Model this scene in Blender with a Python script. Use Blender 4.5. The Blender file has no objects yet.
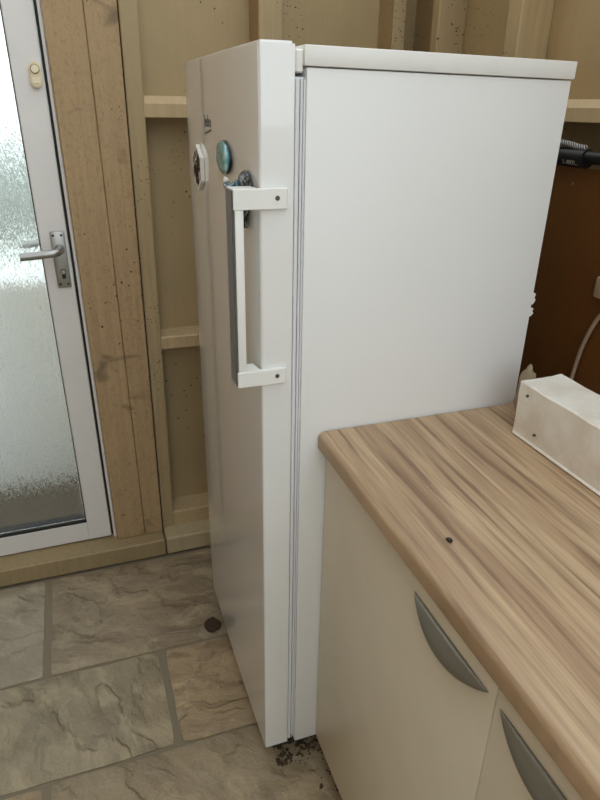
import bpy, bmesh, math, random
from mathutils import Vector, Matrix, noise

random.seed(7)
scene = bpy.context.scene
COL = scene.collection

# ------------------------------------------------------------------ camera
F_PX, CAM = 626.2863, Vector((-0.2756, -0.9708, 1.4628))
YAW, PITCH, ROLL = -0.3434, -0.4378, 0.018
cy_, sy_ = math.cos(YAW), math.sin(YAW)
fw = Vector((-sy_ * math.cos(PITCH), cy_ * math.cos(PITCH), math.sin(PITCH)))
rt = Vector((cy_, sy_, 0)); up = rt.cross(fw)
rt, up = math.cos(ROLL) * rt + math.sin(ROLL) * up, -math.sin(ROLL) * rt + math.cos(ROLL) * up
cam_data = bpy.data.cameras.new('camera')
cam_data.sensor_fit = 'HORIZONTAL'; cam_data.sensor_width = 36.0
cam_data.lens = 36.0 * F_PX / 600.0
cam_data.clip_start = 0.02
cam = bpy.data.objects.new('camera', cam_data); COL.objects.link(cam)
m = Matrix((rt, up, -fw)).transposed().to_4x4(); m.translation = CAM
cam.matrix_world = m
scene.camera = cam

# ------------------------------------------------------------------ world, exposure
world = bpy.data.worlds.new('overcast_sky'); scene.world = world
world.use_nodes = True
bg = world.node_tree.nodes['Background']
bg.inputs['Color'].default_value = (0.91, 0.985, 1.03, 1); bg.inputs['Strength'].default_value = 1.0
vs = scene.view_settings
scene.display_settings.display_device = 'sRGB'
vs.view_transform = 'Standard'; vs.look = 'None'; vs.gamma = 1.0; vs.use_curve_mapping = False
vs.exposure = 0.98

# ------------------------------------------------------------------ material helpers
def lin(r, g, b):
    f = lambda c: (c / 255 / 12.92) if c / 255 <= 0.04045 else ((c / 255 + 0.055) / 1.055) ** 2.4
    return (f(r), f(g), f(b), 1)

class NT:
    def __init__(s, name):
        s.mat = bpy.data.materials.new(name); s.mat.use_nodes = True
        s.t = s.mat.node_tree; s.n = s.t.nodes; s.l = s.t.links
        s.b = s.n['Principled BSDF']
    def node(s, kind, **kw):
        nd = s.n.new(kind)
        for k, v in kw.items():
            if k.startswith('_'):
                setattr(nd, k[1:], v)
            else:
                key = int(k[1:]) if k[0] == 'i' and k[1:].isdigit() else k.replace('__', ' ')
                if isinstance(v, bpy.types.NodeSocket): s.l.new(v, nd.inputs[key])
                else: nd.inputs[key].default_value = v
        return nd
    def pos(s): return s.node('ShaderNodeNewGeometry').outputs['Position']
    def mapping(s, scale=(1, 1, 1), rot=(0, 0, 0), loc=(0, 0, 0), src=None):
        return s.node('ShaderNodeMapping', Vector=src or s.pos(), Scale=scale, Rotation=rot, Location=loc).outputs[0]
    def noise(s, vec, scale=5., detail=4., rough=.55, dist=0.):
        return s.node('ShaderNodeTexNoise', Vector=vec, Scale=scale, Detail=detail, Roughness=rough, Distortion=dist).outputs[0]
    def ramp(s, fac, stops):
        r = s.node('ShaderNodeValToRGB', Fac=fac); el = r.color_ramp.elements
        while len(el) < len(stops): el.new(0.5)
        for e, (p, c) in zip(el, stops): e.position = p; e.color = c if len(c) == 4 else (*c, 1)
        return r.outputs[0]
    def mix(s, fac, a, b, blend='MIX'):
        nd = s.n.new('ShaderNodeMix'); nd.data_type = 'RGBA'; nd.blend_type = blend
        for sock, v in ((nd.inputs[0], fac), (nd.inputs[6], a), (nd.inputs[7], b)):
            if isinstance(v, bpy.types.NodeSocket): s.l.new(v, sock)
            else: sock.default_value = v
        return nd.outputs[2]
    def bump(s, h, strength=.3, dist=.002, normal=None):
        kw = dict(Height=h, Strength=strength, Distance=dist)
        if normal: kw['Normal'] = normal
        return s.node('ShaderNodeBump', **kw).outputs[0]
    def set(s, **kw):
        for k, v in kw.items():
            sock = s.b.inputs[k.replace('__', ' ')]
            if isinstance(v, bpy.types.NodeSocket): s.l.new(v, sock)
            else: sock.default_value = v
        return s.mat

W_, K_ = (1, 1, 1, 1), (0, 0, 0, 1)

def plain(name, col, rough=.5, metal=0., bump=0., coat=0., bscale=60):
    t = NT(name); v = t.noise(t.pos(), 9., 4)
    c = t.mix(v, tuple(x * .93 for x in col[:3]) + (1,), tuple(min(1, x * 1.06) for x in col[:3]) + (1,))
    t.set(Base__Color=c, Roughness=rough, Metallic=metal, Coat__Weight=coat)
    if bump: t.set(Normal=t.bump(t.noise(t.pos(), bscale, 5), bump, .001))
    return t.mat

def specks(t, scale, size, patch_scale=3., patch=(.45, .6)):
    """small mould dots: fac socket"""
    v = t.node('ShaderNodeTexVoronoi', Vector=t.noise_warp if hasattr(t, 'noise_warp') else t.pos(), Scale=scale)
    n = t.node('ShaderNodeTexNoise', Vector=t.pos(), Scale=patch_scale, Detail=3.).outputs[0]
    thr = t.node('ShaderNodeMath', _operation='MULTIPLY', i0=t.ramp(n, [(patch[0], K_), (patch[1], W_)]), i1=size).outputs[0]
    return t.node('ShaderNodeMath', _operation='LESS_THAN', i0=v.outputs['Distance'], i1=thr).outputs[0]

def painted_timber(name, col, grain=.25, speck=.12, sawn=False, streak=1.):
    t = NT(name)
    big = t.noise(t.pos(), 2.3, 4, .6)
    g = t.noise(t.mapping((70, 70, 3.0)), 1., 5, .6, .4)
    c = t.mix(t.ramp(big, [(.3, K_), (.7, W_)]), tuple(x * .88 for x in col[:3]) + (1,), tuple(min(1, x * 1.1) for x in col[:3]) + (1,))
    c = t.mix(t.ramp(g, [(.35, (streak,) * 3), (.65, K_)]), c, tuple(x * .86 for x in col[:3]) + (1,))
    if sawn:
        kn = t.noise(t.mapping((9, 9, 13), loc=(.3, .1, .7)), 1., 2, .5, .6)
        c = t.mix(t.ramp(kn, [(.66, K_), (.76, (.7, .7, .7, 1))]), c, lin(96, 82, 62))
        pit = t.noise(t.mapping((1, 1, .6)), 150., 4, .65)
        c = t.mix(t.ramp(pit, [(.52, K_), (.66, (.3, .3, .3, 1))]), c, lin(112, 92, 64))
    s1 = specks(t, 38., speck)
    c = t.mix(s1, c, lin(52, 40, 26))
    s2 = specks(t, 95., speck * 1.5, 5., (.48, .62))
    c = t.mix(s2, c, lin(70, 55, 36))
    h = t.mix(.5, g, t.noise(t.pos(), 140. if sawn else 40., 4))
    t.set(Base__Color=c, Roughness=.62, Normal=t.bump(h, .8 if sawn else grain, .004 if sawn else .0012))
    return t.mat

def slab_mat(name, a, b, c3, ang, seed):
    t = NT(name)
    p = t.mapping((1, 1, 1), (0, 0, ang), (seed, seed * .7, 0))
    warp = t.node('ShaderNodeTexNoise', Vector=p, Scale=4., Detail=5., Roughness=.6)
    pw = t.node('ShaderNodeMix', _data_type='VECTOR')
    pw.inputs[0].default_value = .13
    t.l.new(p, pw.inputs[4]); t.l.new(warp.outputs[1], pw.inputs[5])
    q = pw.outputs[1]
    n1 = t.noise(t.mapping((6, 20, 6), src=q), 1., 6, .62, .5)
    n2 = t.noise(t.mapping((3, 4.5, 3), src=q), 1., 7, .62, .8)
    col = t.mix(t.ramp(n2, [(.3, K_), (.68, W_)]), a, b)
    col = t.mix(t.ramp(n1, [(.5, K_), (.72, (.75, .75, .75, 1))]), col, c3)
    fine = t.noise(t.pos(), 220., 4, .7)
    col = t.mix(t.ramp(fine, [(.32, (.5, .5, .5, 1)), (.52, K_)]), col, tuple(x * .6 for x in a[:3]) + (1,))
    vein = t.noise(t.mapping((5, 30, 5), src=q, rot=(0, 0, .35)), 1., 3, .5, .3)
    col = t.mix(t.ramp(vein, [(.485, K_), (.5, (.35, .35, .35, 1)), (.515, K_)]), col, lin(170, 160, 138))
    ter = t.noise(t.mapping((2.2, 3.6, 3), src=q, loc=(5, 2, 0)), 1., 4, .5, .4)
    ste = t.ramp(ter, [(.30, (0,) * 3), (.41, (.2,) * 3), (.43, (.42,) * 3), (.51, (.5,) * 3), (.53, (.75,) * 3), (.61, (.8,) * 3), (.63, (1,) * 3)])
    edge = t.ramp(ter, [(.40, K_), (.42, (.3, .3, .3, 1)), (.44, K_), (.5, K_), (.52, (.3, .3, .3, 1)), (.54, K_), (.6, K_), (.62, (.25, .25, .25, 1)), (.64, K_)])
    col = t.mix(edge, col, tuple(x * .75 for x in c3[:3]) + (1,))
    patch = t.noise(t.mapping((8, 13, 5), src=q, loc=(1, 7, 0)), 1., 6, .65, .5)
    col = t.mix(t.ramp(patch, [(.52, K_), (.62, (.6, .6, .6, 1)), (.7, (.75, .75, .75, 1))]), col, tuple(min(1, x * 1.22) for x in b[:3]) + (1,))
    h = t.mix(.45, ste, t.mix(.5, n1, n2))
    nb = t.bump(h, 1., .028); nb = t.bump(fine, .25, .001, nb)
    t.set(Base__Color=col, Roughness=t.ramp(n1, [(.3, (.34,) * 3), (.7, (.6,) * 3)]), Normal=nb)
    return t.mat

M = {}
CREAM = lin(178, 156, 117)
M['paint'] = painted_timber('cream_painted_timber', CREAM)
M['panel'] = painted_timber('cream_painted_panel', lin(174, 152, 112), grain=.05, speck=.11, streak=.3)
M['rail'] = painted_timber('cream_painted_rail', lin(196, 172, 132), speck=.08)
M['sawn'] = painted_timber('rough_sawn_plank', lin(182, 154, 114), sawn=True, speck=.12)
M['sill'] = painted_timber('worn_sill_paint', lin(160, 140, 103), grain=.5, speck=.09)
M['sill2'] = painted_timber('pale_sill_paint', lin(188, 172, 136), grain=.4, speck=.1)
M['render'] = plain('added_wall_left_buff', lin(146, 116, 80), .85, bump=.3)
M['added_nearwall'] = plain('added_wall_near_pale', lin(200, 200, 195), .85, bump=.3)
M['outwall'] = plain('pale_outside_render', lin(246, 250, 248), .9, bump=.15)
M['outfar'] = plain('pale_gravel', lin(226, 228, 222), .9, bump=.3)
M['hedge'] = plain('hedge_green', lin(150, 155, 148), .9, bump=.9, bscale=12)
M['outground'] = plain('outside_ground', lin(98, 88, 74), .9, bump=.4, bscale=25)
M['upvc'] = plain('white_door_plastic', lin(228, 226, 222), .32)
M['rubber'] = plain('black_rubber', lin(38, 38, 36), .6)
M['frsteel'] = None
def fridge_white():
    t = NT('white_fridge_enamel')
    v = t.noise(t.pos(), 3., 3)
    c = t.mix(v, lin(232, 233, 230), lin(240, 241, 238))
    ch = specks(t, 9., .035, 2.5, (.55, .62))
    c = t.mix(ch, c, lin(120, 100, 84))
    t.set(Base__Color=c, Roughness=.25, Specular__IOR__Level=.5, Coat__Weight=1., Coat__IOR=1.6, Coat__Roughness=.04,
          Normal=t.bump(t.noise(t.pos(), 5., 2), .05, .004))
    return t.mat
M['fridge'] = fridge_white()
def fridge_side():
    t = NT('white_fridge_side')
    v = t.noise(t.pos(), 3., 3)
    c = t.mix(v, lin(232, 233, 230), lin(238, 239, 237))
    ch = specks(t, 13., .05, 2.5, (.5, .6))
    c = t.mix(ch, c, lin(140, 120, 104))
    t.set(Base__Color=c, Roughness=.38, Normal=t.bump(t.noise(t.pos(), 900., 2), .08, .0005))
    return t.mat
M['fside'] = fridge_side()
M['flid'] = plain('white_fridge_lid', lin(236, 236, 231), .35)
M['gasket'] = plain('grey_seal', lin(228, 230, 232), .45)
M['grip'] = plain('charcoal_grip', lin(92, 92, 86), .35)
M['hwhite'] = plain('white_handle_plastic', lin(240, 241, 236), .3)
M['screw'] = plain('dark_screw', lin(92, 90, 86), .4, .6)
M['black'] = plain('black_plastic', lin(20, 20, 21), .42)
M['logo'] = plain('grey_lettering', lin(72, 70, 68), .4)
M['alu'] = plain('brushed_aluminium', lin(172, 172, 168), .34, .85)
M['cream_pl'] = plain('cream_plastic', lin(228, 214, 178), .4)
M['ring'] = plain('dull_cream_ring', lin(150, 134, 100), .5)
M['cream_pl2'] = plain('pale_cream_button', lin(236, 224, 192), .3)
M['cab'] = plain('cream_cabinet_door', lin(229, 222, 201), .38)
M['carc'] = plain('cabinet_carcass', lin(214, 208, 192), .6)
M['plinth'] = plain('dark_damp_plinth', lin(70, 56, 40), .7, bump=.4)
M['pewter'] = plain('pewter_handle', lin(132, 131, 120), .34, .4)
M['cord'] = plain('beige_cord', lin(160, 140, 118), .55)
M['foam'] = plain('beige_scrap', lin(150, 136, 112), .9, bump=.8, bscale=120)
M['mark'] = plain('pale_print', lin(190, 186, 184), .6)
M['leaf'] = plain('dead_leaf', lin(62, 46, 30), .7, bump=.5)
M['grit'] = plain('floor_grit', lin(82, 67, 49), .9)
M['mortar'] = plain('grey_mortar', lin(132, 121, 100), .92, bump=.9, bscale=90)

def hardboard():
    t = NT('brown_hardboard')
    n = t.noise(t.pos(), 4., 5, .6)
    c = t.mix(n, lin(98, 60, 22), lin(120, 77, 32))
    f = t.noise(t.mapping((1, 60, 8)), 3., 4)
    c = t.mix(t.ramp(f, [(.4, (.3, .3, .3, 1)), (.7, K_)]), c, lin(86, 53, 20))
    s = specks(t, 16., .05, 4.)
    c = t.mix(s, c, lin(150, 120, 90))
    t.set(Base__Color=c, Roughness=.42)
    return t.mat
M['board'] = hardboard()

def worktop():
    t = NT('walnut_laminate')
    base = t.mapping((1, 1, 1), (0, 0, .02))
    wob = t.noise(t.mapping((3, 1.2, 1), src=base), 1., 2, .4)
    sh = t.node('ShaderNodeCombineXYZ', X=t.node('ShaderNodeMath', _operation='MULTIPLY', i0=wob, i1=.035).outputs[0]).outputs[0]
    p = t.node('ShaderNodeVectorMath', _operation='ADD', i0=base, i1=sh).outputs[0]
    broad = t.noise(t.mapping((25, 1.5, 1), src=p), 1., 3, .5)
    mid = t.noise(t.mapping((74, 2.4, 1), src=p, loc=(3, 1, 0)), 1., 4, .6)
    fine = t.noise(t.mapping((190, 5, 1), src=p), 1., 3, .6)
    c = t.ramp(broad, [(.3, lin(160, 131, 101)), (.45, lin(182, 155, 122)), (.58, lin(199, 173, 139)), (.75, lin(172, 143, 111))])
    c = t.mix(t.ramp(mid, [(.52, K_), (.64, (.9, .9, .9, 1))]), c, lin(126, 99, 75))
    c = t.mix(t.ramp(mid, [(.3, (.5, .5, .5, 1)), (.42, K_)]), c, lin(204, 177, 140))
    c = t.mix(t.ramp(fine, [(.35, (.4, .4, .4, 1)), (.6, K_)]), c, lin(136, 108, 83))
    sp = specks(t, 60., .06, 6., (.5, .62))
    c = t.mix(sp, c, lin(208, 189, 160))
    t.set(Base__Color=c, Roughness=.44, Normal=t.bump(fine, .08, .0005))
    return t.mat
M['worktop'] = worktop()

def boxpaint():
    t = NT('worn_white_paint')
    n = t.noise(t.pos(), 14., 6, .65)
    c = t.mix(t.ramp(n, [(.35, K_), (.6, W_)]), lin(226, 219, 204), lin(242, 239, 231))
    v = t.noise(t.mapping((9, 9, 40)), 2., 5, .6, .6)
    c = t.mix(t.ramp(v, [(.64, K_), (.78, (.4, .4, .4, 1))]), c, lin(190, 174, 148))
    s = specks(t, 30., .1, 6.)
    c = t.mix(s, c, lin(110, 84, 60))
    t.set(Base__Color=c, Roughness=.6, Normal=t.bump(n, .4, .003))
    return t.mat
M['wbox'] = boxpaint()

def glass():
    t = NT('rain_patterned_glass')
    a = t.noise(t.mapping((120, 120, 11)), 1., 4, .6, .3)
    b = t.noise(t.mapping((260, 260, 50)), 1., 3, .6, .2)
    h = t.mix(.4, a, b)
    t.set(Base__Color=(.93, .965, .95, 1), Roughness=.12, IOR=1.45, Transmission__Weight=1.0, Normal=t.bump(h, .9, .006))
    return t.mat
M['glass'] = glass()

def teal():
    t = NT('teal_sea_print')
    n = t.noise(t.mapping((1, 40, 55)), 1., 4, .6, .6)
    c = t.ramp(n, [(.3, lin(30, 120, 134)), (.5, lin(62, 168, 180)), (.72, lin(140, 206, 206))])
    t.set(Base__Color=c, Roughness=.12, Coat__Weight=.6)
    return t.mat
M['teal'] = teal()
def tile_print():
    t = NT('brown_print_on_white')
    n = t.noise(t.mapping((1, 34, 34)), 1., 5, .7, .8)
    c = t.ramp(n, [(.40, lin(34, 26, 18)), (.52, lin(70, 52, 32)), (.58, lin(222, 214, 200))])
    t.set(Base__Color=c, Roughness=.85, Specular__IOR__Level=.15)
    return t.mat
M['tile'] = tile_print()
def darkmag():
    t = NT('dark_speckled_resin')
    n = t.noise(t.pos(), 190., 3, .6)
    c = t.ramp(n, [(.5, lin(28, 34, 38)), (.6, lin(120, 126, 128)), (.72, lin(190, 194, 194))])
    t.set(Base__Color=c, Roughness=.25)
    return t.mat
M['darkmag'] = darkmag()
M['tealdeep'] = plain('deep_teal', lin(28, 92, 108), .2, coat=.5)
M['magwhite'] = plain('white_ceramic', lin(236, 234, 228), .3)
def braid():
    t = NT('braided_cord')
    w = t.node('ShaderNodeTexWave', Vector=t.mapping((1, 1, 1), (.0, .6, .8)), Scale=70., Distortion=1.).outputs[0]
    t.set(Base__Color=t.ramp(w, [(.4, lin(60, 58, 56)), (.6, lin(176, 172, 168))]), Roughness=.8)
    return t.mat
M['braid'] = braid()

SL = [slab_mat('slab_grey', lin(146, 134, 113), lin(171, 158, 136), lin(116, 104, 86), .5, 1.3),
      slab_mat('slab_brown_grey', lin(133, 117, 94), lin(167, 150, 123), lin(103, 88, 67), .3, 4.1),
      slab_mat('slab_green_grey', lin(139, 126, 102), lin(166, 152, 124), lin(113, 102, 80), 1.15, 7.7),
      slab_mat('slab_tan', lin(146, 125, 95), lin(180, 158, 124), lin(118, 96, 70), .2, 2.9),
      slab_mat('slab_buff', lin(141, 125, 98), lin(173, 156, 126), lin(111, 96, 73), .9, 9.4)]

# ------------------------------------------------------------------ geometry helpers
def bm_box(bm, lo, hi, bevel=0., seg=1):
    vs_ = [bm.verts.new((x, y, z)) for x in (lo[0], hi[0]) for y in (lo[1], hi[1]) for z in (lo[2], hi[2])]
    idx = [(0, 1, 3, 2), (4, 6, 7, 5), (0, 4, 5, 1), (2, 3, 7, 6), (0, 2, 6, 4), (1, 5, 7, 3)]
    fs = [bm.faces.new([vs_[i] for i in f]) for f in idx]
    if bevel:
        ed = list({e for f in fs for e in f.edges})
        bmesh.ops.bevel(bm, geom=ed, offset=bevel, segments=seg, affect='EDGES', profile=.5)
    return bm

def BOX(lo, hi, bevel=0., seg=1):
    lo, hi = [min(a, b) for a, b in zip(lo, hi)], [max(a, b) for a, b in zip(lo, hi)]
    return bm_box(bmesh.new(), lo, hi, bevel, seg)

def bm_prism(bm, prof, axis, a, b):
    """extrude a closed 2-D profile along an axis; prof coords are the two other axes in xyz order"""
    def pt(u, v, w):
        return {'x': (w, u, v), 'y': (u, w, v), 'z': (u, v, w)}[axis]
    v0 = [bm.verts.new(pt(u, v, a)) for u, v in prof]; v1 = [bm.verts.new(pt(u, v, b)) for u, v in prof]
    n = len(prof)
    for i in range(n): bm.faces.new((v0[i], v0[(i + 1) % n], v1[(i + 1) % n], v1[i]))
    bm.faces.new(v0[::-1]); bm.faces.new(v1)
    bmesh.ops.recalc_face_normals(bm, faces=bm.faces[:])
    return bm

def bm_cyl(bm, p0, p1, r0, r1=None, n=20, caps=True):
    p0, p1 = Vector(p0), Vector(p1); r1 = r0 if r1 is None else r1
    d = (p1 - p0).normalized(); a = d.orthogonal().normalized(); b = d.cross(a)
    A, B = [], []
    for i in range(n):
        c, s = math.cos(2 * math.pi * i / n), math.sin(2 * math.pi * i / n)
        A.append(bm.verts.new(p0 + (a * c + b * s) * r0)); B.append(bm.verts.new(p1 + (a * c + b * s) * r1))
    for i in range(n): bm.faces.new((A[i], A[(i + 1) % n], B[(i + 1) % n], B[i]))
    if caps: bm.faces.new(A[::-1]); bm.faces.new(B)
    return bm

def bm_tube(bm, pts, rad, n=12):
    pts = [Vector(p) for p in pts]; rings = []
    rads = rad if isinstance(rad, (list, tuple)) else [rad] * len(pts)
    ref = None
    for i, p in enumerate(pts):
        d = (pts[min(i + 1, len(pts) - 1)] - pts[max(i - 1, 0)]).normalized()
        if ref is None: ref = d.orthogonal().normalized()
        a = (ref - d * ref.dot(d)).normalized(); ref = a; b = d.cross(a)
        rings.append([bm.verts.new(p + (a * math.cos(t) + b * math.sin(t)) * rads[i]) for t in [2 * math.pi * k / n for k in range(n)]])
    for R0, R1 in zip(rings, rings[1:]):
        for k in range(n): bm.faces.new((R0[k], R0[(k + 1) % n], R1[(k + 1) % n], R1[k]))
    bm.faces.new(rings[0][::-1]); bm.faces.new(rings[-1])
    return bm

def spline(pts, k=8):
    pts = [Vector(p) for p in pts]; out = []
    for i in range(len(pts) - 1):
        p0, p1, p2, p3 = pts[max(i - 1, 0)], pts[i], pts[i + 1], pts[min(i + 2, len(pts) - 1)]
        for j in range(k):
            t = j / k
            out.append(.5 * ((2 * p1) + (p2 - p0) * t + (2 * p0 - 5 * p1 + 4 * p2 - p3) * t * t + (3 * p1 - p0 - 3 * p2 + p3) * t ** 3))
    return out + [pts[-1]]

def OBJ(name, bm, mat, parent=None, smooth=0, origin=None):
    """link a bmesh given in world coordinates as one mesh object"""
    o_ = Vector(origin) if origin is not None else (Vector(parent['_o']) if parent is not None else Vector())
    bmesh.ops.translate(bm, verts=bm.verts[:], vec=-o_)
    me = bpy.data.meshes.new(name); bm.to_mesh(me); bm.free()
    me.materials.append(M[mat] if isinstance(mat, str) else mat)
    if smooth:
        me.shade_smooth() if smooth is True else me.set_sharp_from_angle(angle=math.radians(smooth))
    o = bpy.data.objects.new(name, me); COL.objects.link(o)
    if parent is not None:
        o.parent = parent; o.location = o_ - Vector(parent['_o'])
    else:
        o.location = o_
    o['_o'] = tuple(o_)
    return o

def THING(name, loc, label=None, cat=None, group=None, kind=None):
    o = bpy.data.objects.new(name, None); COL.objects.link(o); o.location = loc; o['_o'] = tuple(loc)
    o.empty_display_size = .05
    return tag(o, label, cat, group, kind)

def tag(o, label=None, cat=None, group=None, kind=None):
    for k, v in (('label', label), ('category', cat), ('group', group), ('kind', kind)):
        if v: o[k] = v
    return o

def text_bm(s, to_world, thick):
    cu = bpy.data.curves.new('t', 'FONT'); cu.body = s; cu.size = 1.0; cu.resolution_u = 3
    ob = bpy.data.objects.new('t', cu); COL.objects.link(ob)
    dg = bpy.context.evaluated_depsgraph_get()
    me = bpy.data.meshes.new_from_object(ob.evaluated_get(dg))
    bm = bmesh.new(); bm.from_mesh(me)
    bpy.data.objects.remove(ob); bpy.data.curves.remove(cu); bpy.data.meshes.remove(me)
    xs = [v.co.x for v in bm.verts]; ys = [v.co.y for v in bm.verts]
    x0, x1, y0, y1 = min(xs), max(xs), min(ys), max(ys)
    ext = bmesh.ops.extrude_face_region(bm, geom=bm.faces[:])
    for v in [g for g in ext['geom'] if isinstance(g, bmesh.types.BMVert)]: v.co.z += 1
    for v in bm.verts:
        v.co = to_world((v.co.x - x0) / (x1 - x0), (v.co.y - y0) / (y1 - y0), v.co.z * thick)
    bmesh.ops.recalc_face_normals(bm, faces=bm.faces[:])
    return bm

# ================================================================== SETTING
WTOP = 2.20
# ---- floor: mortar bed with riven slabs
floor = OBJ('floor', BOX((-1.14, -3.2, -.08), (.82, .95, -.0075)), 'mortar'); tag(floor, 'grey mortar bed of the stone slab paving', kind='structure')
def slab(x0, x1, y0, y1, mat, dz):
    nx, ny = max(4, int((x1 - x0) / .03)), max(4, int((y1 - y0) / .03))
    bm = bmesh.new(); g = []
    for j in range(ny + 1):
        row = []
        for i in range(nx + 1):
            x, y = x0 + (x1 - x0) * i / nx, y0 + (y1 - y0) * j / ny
            ex = min(i, nx - i) == 0; ey = min(j, ny - j) == 0
            if ex: x += noise.noise((y * 9, x0 * 7, .3)) * .005
            if ey: y += noise.noise((x * 9, y0 * 7, 1.3)) * .005
            if min(i, nx - i) == 0 and min(j, ny - j) == 0:
                x += .003 * (1 if i == 0 else -1); y += .003 * (1 if j == 0 else -1)
            z = dz + noise.noise((x * 7 + x0 * 3, y * 7, 2.)) * .0022 + noise.noise((x * 22, y * 22, x0)) * .0008
            if ex or ey: z -= .0035
            row.append(bm.verts.new((x, y, z)))
        g.append(row)
    for j in range(ny):
        for i in range(nx): bm.faces.new((g[j][i], g[j][i + 1], g[j + 1][i + 1], g[j + 1][i]))
    border = [g[0][i] for i in range(nx + 1)] + [g[j][nx] for j in range(1, ny + 1)] + [g[ny][i] for i in range(nx - 1, -1, -1)] + [g[j][0] for j in range(ny - 1, 0, -1)]
    low = [bm.verts.new((v.co.x, v.co.y, -.03)) for v in border]
    n = len(border)
    for i in range(n): bm.faces.new((border[(i + 1) % n], border[i], low[i], low[(i + 1) % n]))
    return OBJ('paving_slab', bm, mat, floor, smooth=40)
J = .0048
rows = [(.452, .874, [(-1.45, -1.06, 3), (-1.06, -.508, 0), (-.508, .16, 1), (.16, .80, 4)]),
        (.128, .447, [(-1.45, -.78, 4), (-.78, -.19, 2), (-.19, .22, 3), (.22, .80, 1)]),
        (-.50, .124, [(-1.45, -.98, 0), (-.98, -.505, 3), (-.505, .34, 4), (.34, .80, 2)]),
        (-.92, -.505, [(-1.45, -.7, 1), (-.7, -.13, 2), (-.13, .8, 3)]),
        (-1.55, -.925, [(-1.45, -.9, 4), (-.9, -.3, 0), (-.3, .3, 1), (.3, .8, 2)]),
        (-2.0, -1.555, [(-1.45, -.6, 2), (-.6, .1, 3), (.1, .8, 4)]),
        (-2.6, -2.005, [(-1.45, -.85, 1), (-.85, -.2, 4), (-.2, .8, 0)]),
        (-3.15, -2.605, [(-1.45, -.5, 3), (-.5, .2, 2), (.2, .8, 1)])]
for y0, y1, segs in rows:
    for x0, x1, mi in segs:
        x0 = max(x0, -1.136)
        if x1 - x0 < .1: continue
        slab(x0 + J * 2.2, x1 - J * 2.2, y0 + J * .6, y1 - J * .6, SL[mi], random.uniform(-.002, .001))

# ---- back wall (with the door)
bm = bmesh.new()
bm_box(bm, (-.285, 1.04, .0), (.80, 1.06, WTOP))
bm_box(bm, (-1.14, 1.04, 2.08), (-.285, 1.06, WTOP))
bm_box(bm, (-1.14, 1.04, 0), (-1.10, 1.06, 2.08))
wall_back = OBJ('wall_back', bm, 'panel'); tag(wall_back, 'cream painted panel wall behind the fridge and glazed door', kind='structure')
OBJ('sill', BOX((-1.138, .878, .0), (-.112, 1.045, .066), .004), 'sill', wall_back)
OBJ('sill', BOX((-.108, .878, .0), (.715, 1.045, .069), .005), 'sill2', wall_back)
def lean(bm, xa, ka, xb, kb):
    # old timber slightly out of plumb: edges at xa and xb lean by ka and kb per metre of height
    for v in bm.verts:
        t = min(1, max(0, (v.co.x - xa) / (xb - xa))); v.co.x += (ka + (kb - ka) * t) * (v.co.z - .9)
    return bm
OBJ('plank', lean(BOX((-.2785, .930, .0665), (-.1815, 1.04, WTOP), .002), -.2785, -.0085, -.1815, -.0074), 'sawn', wall_back)
OBJ('plank', lean(BOX((-.1805, .930, .0665), (-.109, 1.04, WTOP), .002), -.1805, -.0074, -.109, .0055), 'sawn', wall_back)
OBJ('plank', BOX((-1.13, .930, .0665), (-1.04, 1.04, WTOP), .002), 'sawn', wall_back)
OBJ('plank', BOX((-1.04, .930, 2.06), (-.2785, 1.04, 2.2), .002), 'sawn', wall_back)
OBJ('stud', lean(BOX((-.1045, .948, .0665), (-.060, 1.04, WTOP), .004, 2), -.1045, .0055, -.060, .010), 'paint', wall_back)
OBJ('stud', BOX((.268, .940, .0665), (.338, 1.04, WTOP), .003), 'paint', wall_back)
OBJ('stud', BOX((.675, .940, .0665), (.716, 1.04, WTOP), .003), 'paint', wall_back)
def rail_y(x0, x1, z0, z1, yf=.952, ch=.014):
    return bm_prism(bmesh.new(), [(yf, z0), (1.041, z0), (1.041, z1), (yf + ch, z1), (yf, z1 - ch)], 'x', x0, x1)
for x0, x1 in ((-.075, .268), (.338, .675)):
    OBJ('rail', rail_y(x0, x1, 1.43, 1.484, .950, .020), 'rail', wall_back)
    OBJ('rail', rail_y(x0, x1, .752, .792, .952, .004), 'rail', wall_back)
    OBJ('rail', rail_y(x0, x1, .069, .127, .950, .004), 'rail', wall_back)
    OBJ('rail', rail_y(x0, x1, 2.12, 2.17, .952, .004), 'rail', wall_back)

# ---- right wall
wall_right = OBJ('wall_right', BOX((.800, -1.85, 0), (.82, 1.06, WTOP)), 'panel'); tag(wall_right, 'cream painted panel wall behind the brown board', kind='structure')
for y0, y1 in ((.752, .790), (.394, .446), (-.25, -.2), (-.85, -.8), (-1.45, -1.4)):
    OBJ('stud', BOX((.716, y0, .0), (.801, y1, WTOP), .003), 'paint', wall_right)
ys = [.394, -.2, -.25, -.8, -.85, -1.4, -1.45, -2.0, -2.05, -2.6]
spans = [(.446, .752), (-.2, .394), (-.8, -.25), (-1.4, -.85), (-1.85, -1.45)]
for y0, y1 in spans:
    for z0, z1, ch in ((1.444, 1.486, .016), (.752, .792, .004), (2.12, 2.17, .004)):
        OBJ('rail', bm_prism(bmesh.new(), [(.718, z0), (.801, z0), (.801, z1), (.718 + ch, z1), (.718, z1 - ch)], 'y', y0, y1), 'rail', wall_right)

tag(OBJ('added_wall_near', BOX((-2.2, -3.3, -.1), (2.0, -3.22, 1.35)), 'added_nearwall'), 'unseen low pale wall added behind the camera to shape the daylight', kind='structure')  # unseen low wall, added to cut daylight coming in low
tag(OBJ('added_ground_near', BOX((-30, -40, -.12), (30, -3.2, -.012)), 'outground'), 'unseen ground added behind the camera to shape the daylight', kind='structure')  # unseen ground plane, added for its effect on the daylight
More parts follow.
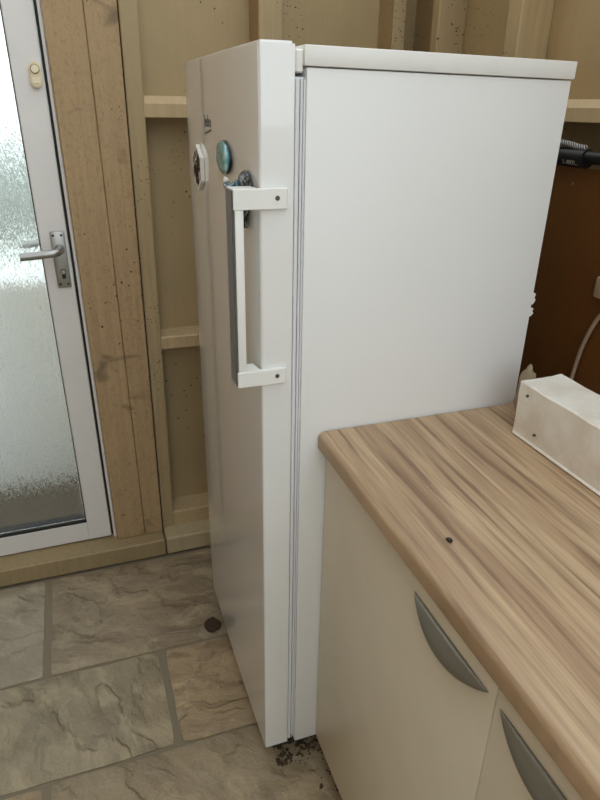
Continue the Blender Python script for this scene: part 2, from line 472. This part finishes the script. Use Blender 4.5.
# ---- left wall (unseen, added to cut skylight from that side), outside beyond the glazed door
tag(OBJ('added_wall_left', BOX((-1.20, -2.2, -.08), (-1.14, 1.06, 4.6)), 'render'), 'unseen tall buff wall added opposite the cabinets to shape the daylight', kind='structure')
tag(OBJ('wall_outside', BOX((-4, 1.52, -.05), (3, 1.6, .86)), 'outwall'), 'pale wall seen through the patterned glass', kind='structure')
tag(OBJ('floor_outside', BOX((-4, 1.06, -.06), (3, 1.52, -.01)), 'outground'), 'brown ground seen through the patterned glass', kind='structure')
tag(OBJ('ground_outside', BOX((-40, 1.6, -.06), (30, 60, -.01)), 'outfar'), 'pale ground beyond the low outside wall', kind='structure')

bm = bmesh.new()
for k in range(26):
    r0 = bmesh.ops.create_icosphere(bm, subdivisions=2, radius=1.)
    c0 = Vector((-7 + k * .33, 7.2 + random.uniform(-.3, .3), random.uniform(.35, .55)))
    for v in r0['verts']: v.co = c0 + v.co * (.55 + .2 * noise.noise(v.co * 3 + c0))
    for v in r0['verts']: v.co.z = max(v.co.z, -.01)
tag(OBJ('hedge_outside', bm, 'hedge', smooth=True), 'dark hedge blurred behind the upper door glass', kind='structure')

# ---- door
YD0, YD1 = .952, 1.000
LEAN = -.0085
door = THING('door_1', (-.67, .976, .066), 'white glazed back door with rain patterned glass', kind='structure')
DX0, DX1, DZ0, DZ1 = -1.022, -.2965, .070, 2.045
GX0, GX1, GZ0, GZ1 = DX0 + .075, -.3710, .143, 1.97
OBJ('stile', BOX((GX1, YD0, DZ0), (DX1, YD1, DZ1), .003, 2), 'upvc', door)
OBJ('stile', BOX((DX0, YD0, DZ0), (GX0, YD1, DZ1), .003, 2), 'upvc', door)
OBJ('bottom_rail', BOX((GX0, YD0 + .001, DZ0), (GX1, YD1, GZ0), .002), 'upvc', door)
OBJ('top_rail', BOX((GX0, YD0 + .001, GZ1), (GX1, YD1, DZ1), .002), 'upvc', door)
bm = bmesh.new()
yg = YD0 + .0015
bm_box(bm, (GX0, yg, GZ0), (GX1, YD1 + .001, GZ0 + .010)); bm_box(bm, (GX0, yg, GZ1 - .004), (GX1, yg + .016, GZ1))
bm_box(bm, (GX0, yg, GZ0), (GX0 + .0025, yg + .016, GZ1)); bm_box(bm, (GX1 - .0025, yg, GZ0), (GX1, yg + .016, GZ1))
OBJ('glazing_seal', bm, 'rubber', door)
OBJ('pane', BOX((GX0 + .0027, YD0 + .011, GZ0 + .0102), (GX1 - .0027, YD0 + .016, GZ1 - .0042)), 'glass', door)
# frame jambs
for i, (x0, x1) in enumerate(((-.2885, -.2790), (-1.04, -1.030)), 1):
    tag(OBJ('trim_%d' % i, lean(BOX((x0, .946, .0665), (x1, 1.03, 2.06), .002), x0, LEAN, x1, LEAN), 'upvc'), ['narrow white door frame strip beside the timber planks', 'narrow white door frame strip on the hinge side'][i - 1], kind='structure')
for i, (x0, x1) in enumerate(((-.2965, -.2885),), 3):
    tag(OBJ('trim_%d' % i, lean(BOX((x0 + .0005, .972, .0665), (x1 - .0005, 1.03, 2.06)), x0, LEAN, x1, LEAN), 'rubber'), 'dark weather seal between door and frame', kind='structure')
# handle set
hp = OBJ('handle_plate', BOX((-.3425, YD0 - .008, .971), (-.3045, YD0 - .0002, 1.132), .003, 2), 'alu', door, smooth=30)
lz = 1.082
OBJ('lever', bm_tube(bmesh.new(), spline([(-.322, YD0 - .006, lz), (-.3225, YD0 - .028, lz), (-.329, YD0 - .043, lz - .001), (-.345, YD0 - .048, lz - .003), (-.385, YD0 - .047, lz - .006), (-.426, YD0 - .046, lz - .008)], 6),
    [.0140] * 3 + [.012] * 4 + [.0112] * 24, 14), 'alu', hp, smooth=50)
bm = bmesh.new()
for x in (-.3345, -.3125):
    for z in (1.121, .982): bm_cyl(bm, (x, YD0 - .0085, z), (x, YD0 - .0075, z), .0034, n=12)
bms = bmesh.new()
for k, (x, z) in enumerate(((-.3345, 1.121), (-.3125, 1.121), (-.3345, .982), (-.3125, .982))):
    OBJ('screw', bm_cyl(bmesh.new(), (x, YD0 - .0088, z), (x, YD0 - .0075, z), .0034, n=12), 'black', hp)
bm.free(); bms.free()
bm = bmesh.new(); bm_cyl(bm, (-.3215, YD0 - .0105, 1.018), (-.3215, YD0 - .0075, 1.018), .0078, n=18); bm_box(bm, (-.3265, YD0 - .0105, .998), (-.3165, YD0 - .0075, 1.017), .001)
OBJ('lock_cylinder', bm, 'black', hp, smooth=40)
OBJ('lock_face', bm_cyl(bmesh.new(), (-.3215, YD0 - .0125, 1.018), (-.3215, YD0 - .0103, 1.018), .0058, n=18), 'alu', hp)
op = OBJ('handle_plate', BOX((-.3425, YD1 + .0002, .971), (-.3045, YD1 + .008, 1.132), .003, 2), 'alu', door, smooth=30)
OBJ('lever', bm_tube(bmesh.new(), spline([(-.322, YD1 + .006, lz), (-.3225, YD1 + .026, lz), (-.329, YD1 + .036, lz), (-.35, YD1 + .040, lz), (-.424, YD1 + .040, lz)], 6), .0095, 12), 'alu', op, smooth=50)

door.rotation_euler.y = LEAN; door.location.x -= LEAN * .83
# bell push
BX = -.3155 + LEAN * .62
bell = THING('bell_push', (BX, YD0, 1.525), 'small cream plastic bell push stuck on white door frame', 'bell push')
prof = []
def stadium(cx, cz, r, h, n=10):
    out = []
    for k in range(n + 1):
        a = math.pi * k / n; out.append((cx + r * math.cos(a), cz + h / 2 - r + r * math.sin(a)))
    for k in range(n + 1):
        a = math.pi + math.pi * k / n; out.append((cx + r * math.cos(a), cz - h / 2 + r + r * math.sin(a)))
    return out
bm = bm_prism(bmesh.new(), stadium(BX, 1.525, .0145, .060), 'y', YD0 - .013, YD0 - .0002)
bmesh.ops.bevel(bm, geom=[e for e in bm.edges if all(abs(v.co.y - (YD0 - .013)) < 1e-5 for v in e.verts)], offset=.003, segments=2, affect='EDGES')
OBJ('housing', bm, 'cream_pl', bell, smooth=40)
bm = bm_cyl(bmesh.new(), (BX, YD0 - .0125, 1.5385), (BX, YD0 - .0140, 1.5385), .0115, n=24)
OBJ('button_ring', bm, 'ring', bell)
bm = bm_cyl(bmesh.new(), (BX, YD0 - .0130, 1.5385), (BX, YD0 - .0175, 1.5385), .0102, .0085, n=24)
OBJ('button', bm, 'cream_pl2', bell, smooth=40)
OBJ('name_plate', BOX((BX - .010, YD0 - .0142, 1.505), (BX + .010, YD0 - .0125, 1.520), .0006), 'cream_pl2', bell)

# ================================================================== FRIDGE
FW = .612; DH, DB = 1.548, .065
fr = THING('refrigerator', (.28, .277, .0), 'tall white upright refrigerator with long side handle by wall', 'refrigerator')
# body
def slope(bm):
    for v in bm.verts:
        if v.co.z > 1.: v.co.z -= (v.co.x - .40) * .011
    return bm
OBJ('cabinet_body', slope(BOX((.073, .0, .060), (.5496, FW - .003, 1.5118), .0025, 2)), 'fside', fr, smooth=30)
lid = OBJ('top_panel', slope(BOX((.0685, -.003, 1.5135), (.5525, FW, 1.5405), .0015, 2)), 'flid', fr, smooth=30)
OBJ('top_trim', BOX((.0562, .002, 1.508), (.0683, FW - .004, 1.5385), .002), 'flid', lid)
# door: bowed front extruded in z
prof = []
N = 18
r = .004
for k in range(6):
    a = math.pi / 2 * k / 5; prof.append((r - r * math.sin(a) , r - r * math.cos(a)))
for t_ in [.004, .012] + [k / N for k in range(1, N)] + [.988]:
    prof.append((-.003 * math.sin(math.pi * t_), r + (FW - 2 * r) * t_))
R2 = .008
for k in range(7):
    a = math.pi / 2 * k / 6; prof.append((R2 - R2 * math.cos(a), FW - R2 + R2 * math.sin(a)))
prof += [(.0545, FW), (.0545, 0)]
bm = bm_prism(bmesh.new(), prof, 'z', DB, DH)
ed = [e for e in bm.edges if all(abs(v.co.z - DH) < 1e-5 for v in e.verts) or all(abs(v.co.z - DB) < 1e-5 for v in e.verts)]
bmesh.ops.bevel(bm, geom=ed, offset=.0035, segments=2, affect='EDGES')
fdoor = OBJ('door', bm, 'fridge', fr, smooth=14)
# seal with ribs
bm = bmesh.new()
bm_box(bm, (.0545, .010, DB + .01), (.0738, FW - .012, 1.503))
for x0, x1, y0 in ((.0562, .0625, .0003), (.0642, .0680, .0008), (.0692, .0722, .0012)):
    bm_box(bm, (x0, y0, DB + .012), (x1, .03, 1.500), .0008)
    bm_box(bm, (x0, FW - .03, DB + .012), (x1, FW - y0, 1.500), .0008)
OBJ('door_seal', bm, 'gasket', fr)
# lettering
lp = lambda u, v, w: Vector((-.0030 - w, .390 - .062 * u, 1.4235 + .022 * v))
lt = OBJ('lettering', text_bm('beko', lp, .0006), 'logo', fdoor)
bm = bmesh.new()
vv = [bm.verts.new((x, y, z)) for x in (-.0040, -.0026) for y, z in ((.386, 1.4095), (.386, 1.4135), (.330, 1.4210), (.330, 1.4170))]
for f in ((0, 1, 2, 3), (7, 6, 5, 4), (0, 4, 5, 1), (1, 5, 6, 2), (2, 6, 7, 3), (3, 7, 4, 0)): bm.faces.new([vv[i] for i in f])
bmesh.ops.recalc_face_normals(bm, faces=bm.faces[:])
OBJ('lettering_stroke', bm, 'logo', fdoor)
# handle
grip = OBJ('handle', BOX((-.0425, -.0075, 1.026), (-.0285, .030, 1.346), .0015, 2), 'hwhite', fr, smooth=30)
OBJ('grip_cover', BOX((-.0465, -.0060, 1.024), (-.0427, .034, 1.347), .0012), 'grip', grip)
tag(bpy.data.objects['grip_cover'], 'charcoal grey grip strip')
for z0, z1 in ((1.318, 1.349), (1.022, 1.050)):
    bm = bm_prism(bmesh.new(), [(-.0445, -.0092), (.006, -.0098), (.040, -.0085), (.0435, -.006), (.0440, -.0005), (-.0015, -.0005), (-.0040, .004), (-.0075, .030), (-.0445, .030)], 'z', z0, z1)
    bmesh.ops.bevel(bm, geom=[e for e in bm.edges if abs(e.verts[0].co.z - e.verts[1].co.z) < 1e-6], offset=.001, segments=1, affect='EDGES')
    OBJ('bracket', bm, 'hwhite', grip, smooth=25)
    zc = (z0 + z1) / 2 + .001
    OBJ('screw', bm_cyl(bmesh.new(), (.0255, -.0099, zc), (.0255, -.0085, zc), .0038, n=16), 'screw', grip)
# feet, lower hinge
for x, y in ((.11, .06), (.11, .50), (.50, .06), (.50, .50)):
    bm = bm_cyl(bmesh.new(), (x, y, .0), (x, y, .02), .022, n=16); bm_cyl(bm, (x, y, .02), (x, y, .062), .012, n=12)
    OBJ('foot', bm, 'black', fr)
OBJ('lower_hinge', BOX((.020, .008, .046), (.10, .040, .0645), .002), 'black', fr)
OBJ('lower_hinge_cap', BOX((.0575, .001, .052), (.069, .012, .086), .002), 'black', fr)
OBJ('plinth_grille', BOX((.085, .012, .028), (.10, FW - .015, .0605), .001), 'black', fr)
# peeling edge flakes
for z, s in ((1.132, .012), (1.105, .009)):
    bm = bmesh.new()
    pts = [(.549, z - s), (.549, z + s), (.556, z + s * .7), (.5535, z + s * .1), (.557, z - s * .3), (.552, z - s)]
    OBJ('peeling_flake', bm_prism(bm, pts, 'y', .0005, .002), 'flid', fr)

# ---- magnets
def dome(cx, cy, cz, ry, rz, h, rings=6, n=28):
    bm = bmesh.new(); prev = None
    for k in range(rings + 1):
        a = math.pi / 2 * k / rings; s = math.cos(a); x = cx - h * math.sin(a)
        if k == rings:
            top = bm.verts.new((x, cy, cz))
            for i in range(n): bm.faces.new((prev[i], prev[(i + 1) % n], top))
        else:
            ring = [bm.verts.new((x, cy + ry * s * math.cos(2 * math.pi * i / n), cz + rz * s * math.sin(2 * math.pi * i / n))) for i in range(n)]
            if prev:
                for i in range(n): bm.faces.new((prev[i], prev[(i + 1) % n], ring[(i + 1) % n], ring[i]))
            else: bm.faces.new(ring[::-1])
            prev = ring
    bmesh.ops.recalc_face_normals(bm, faces=bm.faces[:]); return bm
XM = -.0033
t = THING('fridge_magnet', (XM, .216, 1.378), 'oval glossy teal magnet on fridge door', 'magnet', 'magnets on the fridge door')
OBJ('backing', bm_prism(bmesh.new(), [(.216 + .053 * math.cos(2 * math.pi * k / 28), 1.378 + .0285 * math.sin(2 * math.pi * k / 28)) for k in range(28)], 'x', XM - .005, XM), 'black', t, smooth=40)
OBJ('face', dome(XM - .005, .216, 1.378, .053, .0285, .005), 'teal', t, smooth=True)
t = THING('fridge_magnet', (XM, .455, 1.342), 'white hexagonal tile magnet with brown print near far door edge', 'magnet', 'magnets on the fridge door')
hexp = [((.455) + .052 * math.cos(math.pi / 6 + math.pi / 3 * k) * .92, 1.340 + .047 * math.sin(math.pi / 6 + math.pi / 3 * k)) for k in range(6)]
OBJ('tile', bm_prism(bmesh.new(), hexp, 'x', XM - .008, XM + .0002), 'magwhite', t)
hexi = [(.455 + (a - .455) * .86, 1.340 + (b - 1.340) * .86) for a, b in hexp]
OBJ('print', bm_prism(bmesh.new(), hexi, 'x', XM - .0086, XM - .0075), 'tile', t)
t = THING('fridge_magnet', (XM, .11, 1.345), 'dark speckled souvenir magnet with teal tip behind handle', 'magnet', 'magnets on the fridge door')
OBJ('body', dome(XM - .0002, .0685, 1.344, .034, .025, .013), 'darkmag', t, smooth=True)
bm = bm_tube(bmesh.new(), spline([(-.016, .070, 1.347), (-.021, .084, 1.341), (-.024, .102, 1.339), (-.024, .120, 1.344)], 5), [.008] * 5 + [.008] * 5 + [.007] * 4 + [.0045, .002], 12)
OBJ('tail', bm, 'tealdeep', t, smooth=True)
bm = bm_tube(bmesh.new(), [(-.0245, .112, 1.347), (-.0245, .122, 1.3485), (-.0245, .132, 1.353)], [.004, .005, .0015], 10)
OBJ('tail_tip', bm, 'magwhite', t, smooth=True)
bm = bm_prism(bmesh.new(), [(.056, 1.345), (.090, 1.345), (.094, 1.306), (.086, 1.280), (.068, 1.277), (.060, 1.302)], 'x', XM - .007, XM - .0002)
OBJ('lower_piece', bm, 'darkmag', t)

# ================================================================== CABINETS AND WORKTOP
YE = -1.75
prof = [(.112 + 0, .873), (.70, .872), (.70, .910), (.122, .910)]
rr = .012
arc = []
for k in range(7):
    a = math.pi / 2 * k / 6; arc.append((.108 + rr - rr * math.sin(a) , .910 - rr + rr * math.cos(a)))
arc2 = []
for k in range(5):
    a = math.pi / 2 * k / 4; arc2.append((.108 + .007 - .007 * math.cos(a), .872 + .007 - .007 * math.sin(a)))
bm = bm_prism(bmesh.new(), [(.70, .910)] + arc + arc2 + [(.70, .872)], 'y', YE, -.0045)
wt = OBJ('worktop', bm, 'worktop', smooth=35, origin=(.4, -.9, .872))
tag(wt, 'wood grain laminate worktop with rounded front edge beside fridge', 'worktop')

def crescent(ya, yb, z0, xf):
    bm = bmesh.new(); nt, ns = 28, 9; d0, w0 = .015, .036
    outer, inner = [], []
    for off, store in ((0., outer), (.0028, inner)):
        for i in range(nt + 1):
            t = i / nt; s_ = math.sin(math.pi * t)
            w = max(.0015, w0 * s_ ** .85 - off * .6); d = max(.0012, d0 * s_ ** .75 - off)
            row = []
            for k in range(ns + 1):
                a = math.pi / 2 * k / ns
                q = k / ns; row.append(bm.verts.new((xf - .0008 - .003 * s_ ** .5 * (off == 0) - d * math.sin(.80 * math.pi * q), ya + (yb - ya) * t, z0 - w * q)))
            store.append(row)
    for st, fl in ((outer, 0), (inner, 1)):
        for i in range(nt):
            for k in range(ns):
                f = (st[i][k], st[i + 1][k], st[i + 1][k + 1], st[i][k + 1]); bm.faces.new(f[::-1] if fl else f)
    for i in range(nt):
        bm.faces.new((outer[i][0], outer[i + 1][0], inner[i + 1][0], inner[i][0]))
        bm.faces.new((outer[i][ns], outer[i + 1][ns], inner[i + 1][ns], inner[i][ns]))
    for i in (0, nt):
        for k in range(ns): bm.faces.new((outer[i][k], outer[i][k + 1], inner[i][k + 1], inner[i][k]))
    bmesh.ops.recalc_face_normals(bm, faces=bm.faces[:])
    return bm
XF = .1255
units = [(-.004, -.5575, -.362, -.545, 'cream base cabinet next to fridge with crescent handle'),
         (-.5585, -1.155, -.569, -.753, 'cream base cabinet nearest the camera with crescent handle, away from fridge')]
for y1, y0, ha, hb, lab in units:
    c = THING('base_cabinet', (.4, (y0 + y1) / 2, .0), lab, 'cabinet', 'cream base cabinets under the worktop')
    bm = bmesh.new()
    bm_box(bm, (.1452, y0, .069), (.69, y0 + .016, .8715)); bm_box(bm, (.1452, y1 - .016, .069), (.69, y1, .8715))
    bm_box(bm, (.1452, y0 + .016, .069), (.69, y1 - .016, .085)); bm_box(bm, (.68, y0 + .016, .085), (.69, y1 - .016, .8715))
    OBJ('carcass', bm, 'carc', c)
    d = OBJ('door', BOX((XF, y0 + .0004, .0695), (XF + .0195, y1 - .0004, .8685), .0010, 2), 'cab', c, smooth=30)
    OBJ('handle', crescent(ha, hb, .828, XF), 'pewter', d, smooth=50)
    OBJ('plinth', BOX((.178, y0, -.0), (.194, y1, .0685)), 'plinth', c)

# ================================================================== THINGS ON AND BEHIND THE WORKTOP
bx = THING('painted_box', (.505, -.4, .910), 'long worn white painted box lying on the worktop', 'box')
def rough_box(lo, hi, n, amp, keep_bottom=True):
    bm = BOX(lo, hi, .003, 1)
    bmesh.ops.subdivide_edges(bm, edges=[e for e in bm.edges if e.calc_length() > .05], cuts=n, use_grid_fill=True)
    for v in bm.verts:
        if keep_bottom and v.co.z < lo[2] + .004: continue
        v.co += noise.noise_vector(v.co * 16.) * amp + noise.noise_vector(v.co * 60.) * amp * .35
    return bm
OBJ('body', rough_box((.4585, -.78, .9105), (.553, -.112, 1.017), 22, .0024), 'wbox', bx, smooth=40)
OBJ('base_strip', rough_box((.4550, -.78, .9104), (.462, -.116, .9165), 10, .0006), 'wbox', bx)
for y, z in ((-.140, .997), (-.175, .935)):
    OBJ('nail_head', bm_cyl(bmesh.new(), (.4552, y, z), (.4600, y, z), .0026, n=10), 'screw', bx)
bm = bmesh.new()
for k in range(5):
    pass
bmesh.ops.create_icosphere(bm, subdivisions=3, radius=1.)
for v in bm.verts:
    n_ = noise.noise(v.co * 2.2) * .45 + noise.noise(v.co * 6) * .2
    v.co = Vector((.503, -.080, .955)) + Vector((v.co.x * .015, v.co.y * .018, v.co.z * .055)) * (1 + n_ * .8)
zmin = min(v.co.z for v in bm.verts)
for v in bm.verts: v.co.z += .9105 - zmin
sc = OBJ('crumpled_scrap', bm, 'foam', smooth=True, origin=(.503, -.080, .9105))
tag(sc, 'small crumpled beige scrap between white box and fridge', 'scrap')
# crumb
bm = bmesh.new(); bmesh.ops.create_icosphere(bm, subdivisions=2, radius=1.)
for v in bm.verts:
    n_ = 1 + noise.noise(v.co * 1.9 + Vector((3, 1, 0))) * .6
    v.co = Vector((.168, -.366, .9128)) + Vector((v.co.x * .0042, v.co.y * .0055, v.co.z * .0026)) * n_
tag(OBJ('crumb', bm, 'black', smooth=True, origin=(.168, -.366, .910)), 'tiny black crumb lying on the worktop near its front edge', 'crumb')

# brown board behind the worktop, standing on the floor
bd = OBJ('brown_board', BOX((.7030, -1.5, .0), (.7085, .36, 1.3605), .0008), 'board', origin=(.7055, -.55, 0))
tag(bd, 'large dark brown hardboard sheet standing behind the worktop', 'board')
# black pole on the board's top edge
pl = THING('black_pole', (.698, .0, 1.3605), 'black pole with printed collar lying along the top edge of brown board', 'pole')
zc = 1.3785
OBJ('tube', bm_cyl(bmesh.new(), (.6975, .34, zc + .003), (.6975, -.75, zc + .003), .0122, n=24), 'black', pl, smooth=40)
col = OBJ('collar', bm_cyl(bmesh.new(), (.6975, .30, zc), (.6975, .090, zc), .0178, n=28), 'black', pl, smooth=40)
def on_collar(u, v, w):
    a = math.radians(-42 + 30 * v); rad = .0179 + w
    return Vector((.6975 - rad * math.cos(a), .140 - .040 * u, zc + rad * math.sin(a)))
OBJ('lettering', text_bm('1-80L', on_collar, .0004), 'mark', col)
# braided cord over the pole
bm = bm_tube(bmesh.new(), spline([(.690, .20, 1.402), (.692, .165, 1.4045), (.694, .140, 1.4025), (.697, .118, 1.3985), (.699, .100, 1.3975)], 6), [.006] * 24 + [.004], 10)
tag(OBJ('braided_cord', bm, 'braid', smooth=True, origin=(.694, .14, 1.3965)), 'short grey braided cord end resting on the black pole', 'cord')
# beige cable hanging in front of the board
cb = THING('cable', (.692, .0, .911), 'thin beige cable hanging down the brown board behind white box', 'cable')
OBJ('cord', bm_tube(bmesh.new(), spline([(.690, -.03, 1.160), (.686, -.055, 1.150), (.690, -.064, 1.128), (.693, -.030, 1.089), (.694, -.005, 1.022), (.694, .006, .945), (.685, -.002, .9170), (.66, -.04, .9150), (.64, -.16, .9150), (.64, -.5, .9150)], 8), .0042, 12), 'cord', cb, smooth=True)
bm = BOX((.684, -.040, 1.128), (.7025, -.0105, 1.170), .004, 2)
OBJ('clip', bm, 'cord', cb, smooth=30)

# ---- bits on the paving
bm = bmesh.new()
cv = bm.verts.new((-.028, .493, .004)); ring = []
for k in range(16):
    a = 2 * math.pi * k / 16; rr_ = .022 * (1 + .25 * noise.noise((math.cos(a) * 1.5, math.sin(a) * 1.5, 4.)))
    ring.append(bm.verts.new((-.028 + rr_ * 1.15 * math.cos(a), .493 + rr_ * 1.4 * math.sin(a), .0035 + .0025 * (k % 2))))
for k in range(16): bm.faces.new((cv, ring[k], ring[(k + 1) % 16]))
ex = bmesh.ops.extrude_face_region(bm, geom=bm.faces[:])
for v in [g for g in ex['geom'] if isinstance(g, bmesh.types.BMVert)]: v.co.z -= .003
bmesh.ops.recalc_face_normals(bm, faces=bm.faces[:])
tag(OBJ('dead_leaf', bm, 'leaf', smooth=40, origin=(-.028, .493, 0)), 'dark brown dead leaf on the paving against fridge door', 'leaf')
bm = bmesh.new()
for k in range(420):
    if k < 260:
        y = random.uniform(-.45, .02); x = .166 - abs(random.gauss(0, .018))
    else:
        x = random.uniform(.03, .165); y = .012 + random.gauss(0, .016)
    s = random.choice((.0012, .0016, .002, .003, .0045)) * random.uniform(.7, 1.3)
    R_ = Matrix.Rotation(random.uniform(0, 6.28), 4, 'Z') @ Matrix.Diagonal((s * 1.5, s, s * .55, 1))
    rr0 = bmesh.ops.create_icosphere(bm, subdivisions=1, radius=1.)
    for v in rr0['verts']:
        co = v.co * (1 + noise.noise(v.co * 1.7 + Vector((k, 0, 0))) * .5)
        v.co = R_ @ co + Vector((x, y, .001))
tag(OBJ('floor_dirt', bm, 'grit', smooth=True, origin=(.15, -.1, 0)), 'dark dirt and grit gathered along the cabinet plinth', 'dirt', kind='stuff')

for o in bpy.data.objects:
    if '_o' in o: del o['_o']
